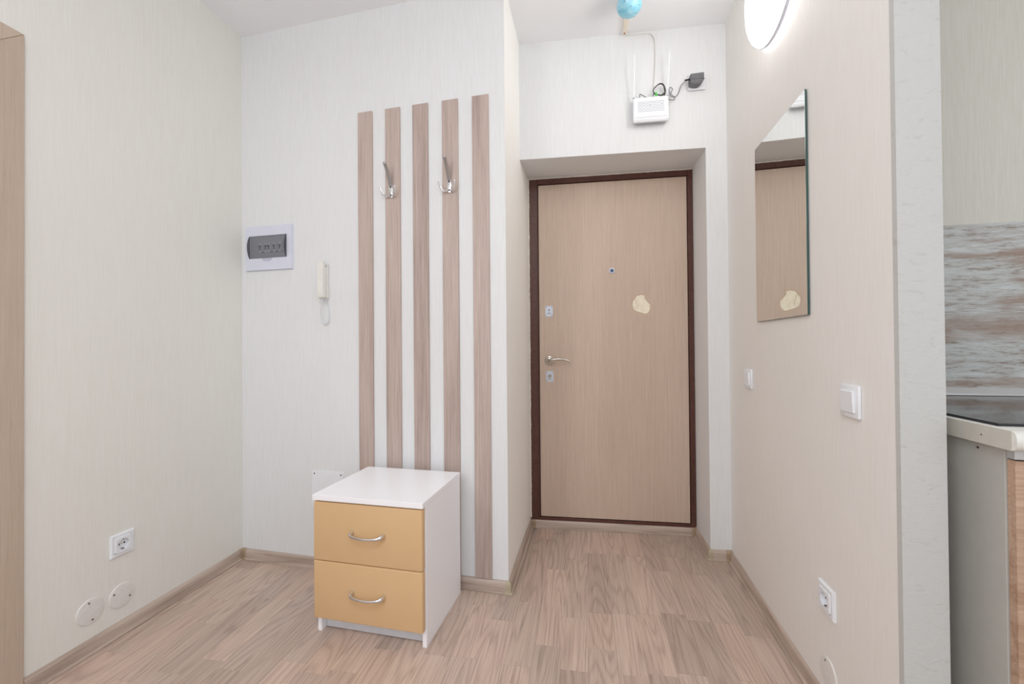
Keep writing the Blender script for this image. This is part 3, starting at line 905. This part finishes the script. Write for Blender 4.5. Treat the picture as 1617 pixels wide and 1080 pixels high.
# ------------------------------------------------------------------ square junction plate behind the cabinet
jp = wall_thing('junction_plate', W_BACK, 0.4915, 0.29, 'rounded white square plate on the wall behind the cabinet', 'cover plate')
b = bmesh.new()
hw, hh, rr = 0.085, 0.1705, 0.010
pl = []
for cx_, cz_, a0 in ((hw - rr, hh - rr, 0), (-hw + rr, hh - rr, 90), (-hw + rr, rr, 180), (hw - rr, rr, 270)):
    for k in range(5):
        a = math.radians(a0 + k * 22.5); pl.append((cx_ + rr * math.cos(a), cz_ + rr * math.sin(a)))
add_extrude_y(b, pl[::-1], -0.004, 0)
mesh_obj('plate', b, PLASTIC, jp)
for sx in (-1, 1):
    for z_ in (0.012, 0.158):
        b = bmesh.new(); add_lathe(b, [(0.0035, 0), (0.003, -0.001), (0, -0.0013)], (sx * 0.072, -0.004, z_), 'Y', 12)
        mesh_obj('screw', b, DARK_METAL, jp)

# ------------------------------------------------------------------ two-drawer cabinet
CA = Vector((-0.9600, 1.7790)); cang = -0.0624
cb = thing('drawer_cabinet', 'white bedside cabinet with two apricot drawers standing before the oak boards', 'cabinet', (CA.x, CA.y, 0), cang)
w, D, H, fs = 0.4345, 0.366, 0.5110, 0.340
TT = 0.019
def cbox(x0, x1, y0, y1, z0, z1, bev=0.0008, seg=1):     # y measured from the back towards the front
    return box(x0, x1, -y1, -y0, z0, z1, bev, seg)
mesh_obj('top', cbox(-0.001, w + 0.001, 0, D + 0.003, H - TT, H), WHITE_BOARD, cb)
mesh_obj('side_panel', cbox(0, 0.016, 0, fs, 0, H - TT - 0.0005), WHITE_BOARD, cb)
mesh_obj('side_panel', cbox(w - 0.016, w, 0, fs, 0, H - TT - 0.0005), WHITE_BOARD, cb)
mesh_obj('back_panel', cbox(0.0165, w - 0.0165, 0.002, 0.006, 0.02, H - TT - 0.0005, 0), WHITE_BOARD, cb)
mesh_obj('bottom_shelf', cbox(0.0165, w - 0.0165, 0.007, fs - 0.004, 0.054, 0.070, 0), WHITE_BOARD, cb)
mesh_obj('plinth', cbox(0.0165, w - 0.0165, fs - 0.042, fs - 0.026, 0.002, 0.0535), GREY_PLINTH, cb)
def drawer(z0, z1):
    o = mesh_obj('drawer', cbox(0.0012, w - 0.0025, fs + 0.002, D, z0, z1, 0.0060, 3), YELLOW, cb, True, sharp=0.5)
    b = bmesh.new()
    add_box(b, 0.022, 0.034, -(fs + 0.001), -0.03, z0 + 0.02, z1 - 0.04); add_box(b, w - 0.034, w - 0.022, -(fs + 0.001), -0.03, z0 + 0.02, z1 - 0.04)
    add_box(b, 0.034, w - 0.034, -0.042, -0.03, z0 + 0.02, z1 - 0.04); add_box(b, 0.034, w - 0.034, -(fs + 0.001), -0.042, z0 + 0.02, z0 + 0.024)
    mesh_obj('drawer_box', b, WHITE_BOARD, o)
    zc = z0 + (z1 - z0) * 0.515
    xc = 0.2235
    b = bmesh.new()
    pts = catmull([(xc - 0.062, -D - 0.001, zc + 0.003), (xc - 0.0615, -D - 0.014, zc + 0.003), (xc - 0.054, -D - 0.0225, zc), (xc - 0.030, -D - 0.0275, zc - 0.003), (xc, -D - 0.029, zc - 0.004), (xc + 0.030, -D - 0.0275, zc - 0.003), (xc + 0.054, -D - 0.0225, zc), (xc + 0.0615, -D - 0.014, zc + 0.003), (xc + 0.062, -D - 0.001, zc + 0.003)], 6)
    n_ = len(pts)
    add_tube(b, pts, [0.0090 - 0.0040 * math.sin(PI * i / (n_ - 1)) for i in range(n_)], 12, (0.8, 1.05))
    mesh_obj('handle', b, CHROME, o, True)
drawer(0.0625, 0.2720)
drawer(0.2738, 0.4865)
for (y_, z_) in ((0.030, 0.077), (0.283, 0.069), (0.306, 0.034)):
    b = bmesh.new(); add_lathe(b, [(0.0055, 0), (0.0050, 0.0008), (0, 0.0011)], (w, -y_, z_), 'X', 14)
    mesh_obj('screw_cap', b, PLASTIC, cb)

# ------------------------------------------------------------------ mirror
mr = wall_thing('wall_mirror', W_RIGHT, 0.592, 1.135, 'frameless rectangular mirror reflecting the entrance door', 'mirror')
mw, mh = 0.206, 0.684
mesh_obj('glass_slab', box(-mw, mw, -0.0080, -0.0030, 0, mh, 0.0006, 1), GLASS_EDGE, mr)
mesh_obj('silver_face', box(-mw + 0.0012, mw - 0.0012, -0.0084, -0.0079, 0.0012, mh - 0.0012), MIRROR, mr)
mesh_obj('backing', box(-mw + 0.03, mw - 0.03, -0.0030, 0.0, 0.03, mh - 0.03), GREY_PLINTH, mr)

# ------------------------------------------------------------------ round wall lamp
lp = wall_thing('round_wall_lamp', W_RIGHT, 0.617, 2.309, 'large round glowing white lamp high on the mirror wall', 'lamp')
b = bmesh.new(); add_lathe(b, [(0.160, 0), (0.160, -0.016), (0.199, -0.016), (0.201, -0.024), (0.199, -0.028), (0.0, -0.028)], (0, 0, 0), 'Y', 72)
mesh_obj('base_ring', b, PLASTIC_LILAC, lp, True)
b = bmesh.new()
pr = [(0.196, -0.0282)]
b_l = bmesh.new(); add_lathe(b_l, [(0.1615, -0.002), (0.182, -0.002), (0.182, -0.0158), (0.1615, -0.0158)], (0, 0, 0), 'Y', 72)
for f_ in [f_ for f_ in b_l.faces if len(f_.verts) > 4]: b_l.faces.remove(f_)
mesh_obj('halo_ring', b_l, LAMP_GLOW, lp, True)  # hidden glowing ring, added to throw a halo on the wall
for k in range(1, 13):
    a = k / 12 * PI / 2
    pr.append((0.196 * math.cos(a) if k < 12 else 0.0, -0.0282 - 0.056 * math.sin(a)))
add_lathe(b, pr, (0, 0, 0), 'Y', 72)
mesh_obj('diffuser', b, LAMP_GLOW, lp, True, sharp=1.5)

# ------------------------------------------------------------------ router, its cables, adapter, socket behind it
rt = wall_thing('wifi_router', W_DOORWALL, 0.653, 2.140, 'small white router with two antennas hung above the door', 'router')
b = bmesh.new()
add_extrude_x(b, [(-0.010, 0.010), (-0.036, 0.000), (-0.041, 0.004), (-0.043, 0.020), (-0.040, 0.120), (-0.036, 0.126), (-0.010, 0.126)], -0.083, 0.083)
bmesh.ops.bevel(b, geom=[e for e in b.edges], offset=0.0032, segments=3, affect='EDGES', clamp_overlap=True)
mesh_obj('casing', b, PLASTIC, rt, True, sharp=0.8)
b = bmesh.new()     # wavy vent slots
for row in range(7):
    z_ = 0.052 + row * 0.0078
    pts = []
    for k in range(41):
        x_ = -0.062 + k * 0.0031
        y_ = -0.0430 + (z_ - 0.02) * 0.03 - 0.0003
        pts.append((x_, y_, z_ + 0.0022 * (2 * abs(((k / 6.0 + 0.5 * (row % 2)) % 1) - 0.5) - 0.5)))
    add_tube(b, pts, 0.0007, 4)
mesh_obj('vent_slots', b, mat('slot_grey', srgb(150, 151, 158), 0.6), rt)
mesh_obj('status_light', box(-0.006, -0.003, -0.0425, -0.0405, 0.079, 0.082), mat('led_off', srgb(120, 130, 120), 0.4), rt)
mesh_obj('front_seam', box(-0.078, 0.078, -0.0436, -0.0425, 0.0225, 0.0232), mat('seam_grey', srgb(170, 170, 176), 0.6), rt)
mesh_obj('wall_bracket', box(-0.04, 0.04, -0.0105, 0, 0.03, 0.10, 0.001, 1), PLASTIC, rt)
for (x_, lean) in ((-0.0795, 0.0010), (0.0795, 0.0075)):
    b = bmesh.new()
    add_tube(b, [(x_, -0.026, 0.118), (x_, -0.026, 0.140), (x_ + lean * 0.3, -0.030, 0.150)], 0.0036, 10)
    an = mesh_obj('antenna', b, PLASTIC, rt, True)
    b = bmesh.new()
    pts = [(x_ + lean * 0.3, -0.030, 0.150), (x_ + lean * 0.4, -0.034, 0.180), (x_ + lean, -0.060, 0.325)]
    add_tube(b, pts, [0.0036, 0.0036, 0.0026], 10, (1.2, 0.8))
    mesh_obj('antenna_blade', b, PLASTIC, an, True)
    b = bmesh.new(); add_lathe(b, [(0.0042, 0), (0.0042, 0.004), (0, 0.004)], (x_, -0.026, 0.1265), 'Z', 10)
    mesh_obj('joint', b, DARK_METAL, an)
b = bmesh.new(); add_tube(b, catmull([(-0.049, -0.022, 0.124), (-0.049, -0.022, 0.150), (-0.030, -0.016, 0.143), (0.002, -0.012, 0.128)], 5), 0.0020, 7)
mesh_obj('network_stub', b, BLACK_PLASTIC, rt, True)
mesh_obj('fibre_plug', box(0.0245, 0.0315, -0.030, -0.020, 0.122, 0.150, 0.0008, 1), GREEN, rt)

# cables share the door wall frame
def cable(name, label, pts, rad, m, cat='cable', wall=W_DOORWALL, n=7, seg=7):
    b = bmesh.new()
    add_tube(b, catmull(pts, n), rad, seg)
    o = mesh_obj(name, b, m, smooth=True, loc=wall.loc(0, 0), rot=(0, 0, wall.rz))
    return props(o, label, cat)
# loops of spare cable bundled behind the router
cp = []
for k in range(60):
    a = math.radians(215 - k * 17.0)
    rr_ = 0.0275 + 0.003 * math.sin(k * 0.9)
    cp.append((0.698 + rr_ * math.cos(a), -0.020 - 0.0030 * math.sin(k * 0.37) - k * 0.00012, 2.302 + (rr_ + 0.001) * math.sin(a)))
b = bmesh.new(); add_tube(b, catmull([(0.672, -0.018, 2.262), (0.668, -0.02, 2.285)] + cp[::1] + [(0.726, -0.022, 2.29), (0.718, -0.020, 2.265)], 3), 0.0021, 7)
o = mesh_obj('cable_coil', b, GREY_CABLE, smooth=True, loc=W_DOORWALL.loc(0, 0), rot=(0, 0, W_DOORWALL.rz)); props(o, 'bundled loop of dark cable just above the router', 'cable')
cable('power_cable', 'thin black cable sagging from the adapter to the router',
      [(0.842, -0.030, 2.338), (0.826, -0.018, 2.338), (0.814, -0.010, 2.334), (0.802, -0.006, 2.320), (0.793, -0.005, 2.293), (0.781, -0.006, 2.275), (0.766, -0.008, 2.270), (0.751, -0.010, 2.278), (0.756, -0.012, 2.292), (0.762, -0.014, 2.306), (0.750, -0.014, 2.316), (0.744, -0.014, 2.300), (0.752, -0.016, 2.282), (0.770, -0.018, 2.262), (0.768, -0.018, 2.252), (0.750, -0.018, 2.251), (0.728, -0.020, 2.262)], 0.0017, BLACK_PLASTIC)
cable('white_cable', 'thin white cable along the ceiling corner and down to the router',
      [(0.541, -0.004, 2.604), (0.578, -0.003, 2.604), (0.640, -0.003, 2.602), (0.664, -0.003, 2.597), (0.677, -0.003, 2.578), (0.682, -0.003, 2.550), (0.682, -0.003, 2.45), (0.676, -0.004, 2.36), (0.673, -0.008, 2.325), (0.676, -0.014, 2.290), (0.681, -0.020, 2.276)], 0.0016, WHITE_CABLE)

ws = wall_thing('wall_socket', W_DOORWALL, 0.8785, 2.337, 'white socket plate above the door, mostly behind the black adapter', 'socket', 'wall sockets')
mesh_obj('frame', box(-0.0405, 0.0405, -0.008, 0, -0.0405, 0.0405, 0.003, 2), PLASTIC, ws, True)
mesh_obj('insert', box(-0.0285, 0.0285, -0.010, -0.0075, -0.0285, 0.0285, 0.001, 1), PLASTIC, ws)

ad = wall_thing('power_adapter', W_DOORWALL, 0.867, 2.325, 'dark grey plug-in power adapter above the door', 'adapter')
b = bmesh.new()
prof = [(-0.030, -0.016), (-0.030, 0.028), (0.033, 0.031), (0.033, 0.006), (0.028, -0.010), (0.016, -0.021), (0.002, -0.024), (-0.012, -0.021)]
add_extrude_y(b, prof, -0.050, -0.0105)
bmesh.ops.bevel(b, geom=list(b.edges), offset=0.0022, segments=2, affect='EDGES')
mesh_obj('housing', b, BLACK_PLASTIC, ad, True, sharp=0.6)
mesh_obj('seam', box(-0.0315, 0.0342, -0.0508, -0.0120, 0.0008, 0.0016), DARK_HOLE, ad)
b = bmesh.new(); add_tube(b, [(-0.028, -0.034, 0.008), (-0.040, -0.032, 0.010), (-0.052, -0.026, 0.012)], [0.0040, 0.0034, 0.0026], 10)
mesh_obj('strain_relief', b, DARK_HOLE, ad, True)

# cable duct running out along the ceiling, and the blue ball at its end
dc = thing('cable_duct', 'beige plastic cable duct running along the ceiling from the door wall', 'cable duct', (0.217, 2.02, CH), 0.0)
b = bmesh.new(); add_box(b, -0.0105, 0.0105, -0.10, 0.158, -0.0125, 0, 0.001, 1)
mesh_obj('duct', b, DUCT, dc)
mesh_obj('duct_lid', box(-0.009, 0.009, -0.099, 0.157, -0.0140, -0.0124, 0.0005, 1), DUCT, dc)
b = bmesh.new(); add_lathe(b, [(0.0042, 0), (0.0036, -0.002), (0, -0.003)], (-0.001, 0.150, -0.0140), 'Z', 12)
mesh_obj('screw', b, RUST, dc)

bl = thing('blue_ball', 'sky blue speckled ball under the ceiling at the end of the cable duct', 'ball', (0.214, 1.935, CH - 0.014), 0.0)
b = bmesh.new(); bmesh.ops.create_uvsphere(b, u_segments=40, v_segments=26, radius=0.058)
for v in b.verts:
    d = v.co.normalized()
    k = 1 + 0.035 * noise.noise(d * 2.6) + 0.012 * noise.noise(d * 9)
    v.co = Vector((d.x * 0.054 * k, d.y * 0.054 * k, d.z * 0.046 * k - 0.046))
mesh_obj('film', b, BALL, bl, True, sharp=3)
for k in range(9):
    a = k * 2.4; r_ = 0.35 + 0.06 * k
    d = Vector((math.cos(a) * math.sin(r_ * 1.6), math.sin(a) * math.sin(r_ * 1.6), -math.cos(r_ * 1.6)))
    b = bmesh.new(); bmesh.ops.create_uvsphere(b, u_segments=8, v_segments=6, radius=0.0016)
    mesh_obj('speck', b, DARK_METAL, bl, loc=(d.x * 0.0545, d.y * 0.0545, d.z * 0.0465 - 0.046))

# ------------------------------------------------------------------ kitchen beyond the partition
WTZ = 0.883
kf = Wall(Vector((0.784, 0.925)), Vector((2.3, 0.842)))     # front line of the worktop, x along, y towards the wall
wt = thing('kitchen_worktop', 'pale laminate worktop end with rounded front corner', 'worktop', (kf.a.x, kf.a.y, 0), kf.rz)
b = bmesh.new()
sec = [(0.012, WTZ - 0.038), (0.003, WTZ - 0.033), (0.0, WTZ - 0.024), (0.0, WTZ - 0.012), (0.004, WTZ - 0.003), (0.012, WTZ), (0.620, WTZ), (0.620, WTZ - 0.038)]
add_extrude_x(b, sec, 0.0, 1.5)
mesh_obj('slab', b, WORKTOP, wt, True, sharp=0.8)
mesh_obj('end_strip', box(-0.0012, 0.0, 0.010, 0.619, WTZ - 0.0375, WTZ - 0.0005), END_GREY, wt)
b = bmesh.new(); add_lathe(b, [(0.0018, 0), (0.0015, -0.0006), (0, -0.0008)], (-0.0012, 0.075, WTZ - 0.020), 'X', 10)
mesh_obj('screw', b, SCREW, wt)

kc = thing('base_cabinet', 'kitchen base cabinet with white side and wood-grain front', 'cabinet', (kf.a.x, kf.a.y, 0), kf.rz)
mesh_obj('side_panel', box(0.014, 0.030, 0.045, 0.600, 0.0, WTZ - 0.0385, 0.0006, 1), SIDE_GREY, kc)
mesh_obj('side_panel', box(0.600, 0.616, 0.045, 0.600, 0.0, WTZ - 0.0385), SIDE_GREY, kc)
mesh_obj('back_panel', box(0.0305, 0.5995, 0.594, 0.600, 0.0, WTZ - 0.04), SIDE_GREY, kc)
mesh_obj('bottom_shelf', box(0.0305, 0.5995, 0.05, 0.593, 0.10, 0.116), SIDE_GREY, kc)
mesh_obj('door', box(0.017, 0.612, 0.026, 0.0445, 0.105, WTZ - 0.060, 0.001, 1), KITCHEN_WOOD, kc)
mesh_obj('plinth', box(0.0305, 0.5995, 0.09, 0.104, 0.0, 0.098), SIDE_GREY, kc)
mesh_obj('top_rail', box(0.017, 0.612, 0.028, 0.0445, WTZ - 0.057, WTZ - 0.040), ALU, kc)
b = bmesh.new(); add_lathe(b, [(0.0026, 0), (0.0022, -0.0015), (0, -0.002)], (0.014, 0.105, WTZ - 0.052), 'X', 12)
mesh_obj('screw', b, mat('dark_brown_plug', srgb(70, 62, 50), 0.5), kc)

hb = thing('glass_hob', 'black glass hob set in the kitchen worktop', 'hob', (kf.a.x, kf.a.y, WTZ), kf.rz)
mesh_obj('glass', box(0.018, 0.598, 0.062, 0.572, 0.0005, 0.0050, 0.0008, 1), HOB_GLASS, hb)
b = bmesh.new()
for (xa, xb, ya, yb) in ((0.0155, 0.018, 0.0595, 0.5745), (0.598, 0.6005, 0.0595, 0.5745), (0.018, 0.598, 0.0595, 0.062), (0.018, 0.598, 0.572, 0.5745)):
    add_box(b, xa, xb, ya, yb, 0.0002, 0.0056)
mesh_obj('edge_trim', b, HOB_EDGE, hb)

sp = thing('splashback_panel', 'grey-white splashback panel printed like weathered planks', 'splashback', W_KITCHEN.loc(0.002, 0.8895), W_KITCHEN.rz)
mesh_obj('panel', box(0, 1.5, -0.006, 0, 0.0, 0.530, 0.0006, 1), SPLASH, sp)
us = thing('upstand_strip', 'grey aluminium strip between splashback and hob', 'upstand', W_KITCHEN.loc(0.002, WTZ), W_KITCHEN.rz)
b = bmesh.new(); add_extrude_x(b, [(0.0, 0.0), (-0.022, 0.0), (-0.021, 0.006), (-0.010, 0.018), (-0.0065, 0.022), (-0.0065, 0.0225), (0, 0.0225)], 0, 1.5)
mesh_obj('strip', b, ALU, us)
print('floor planks', count)
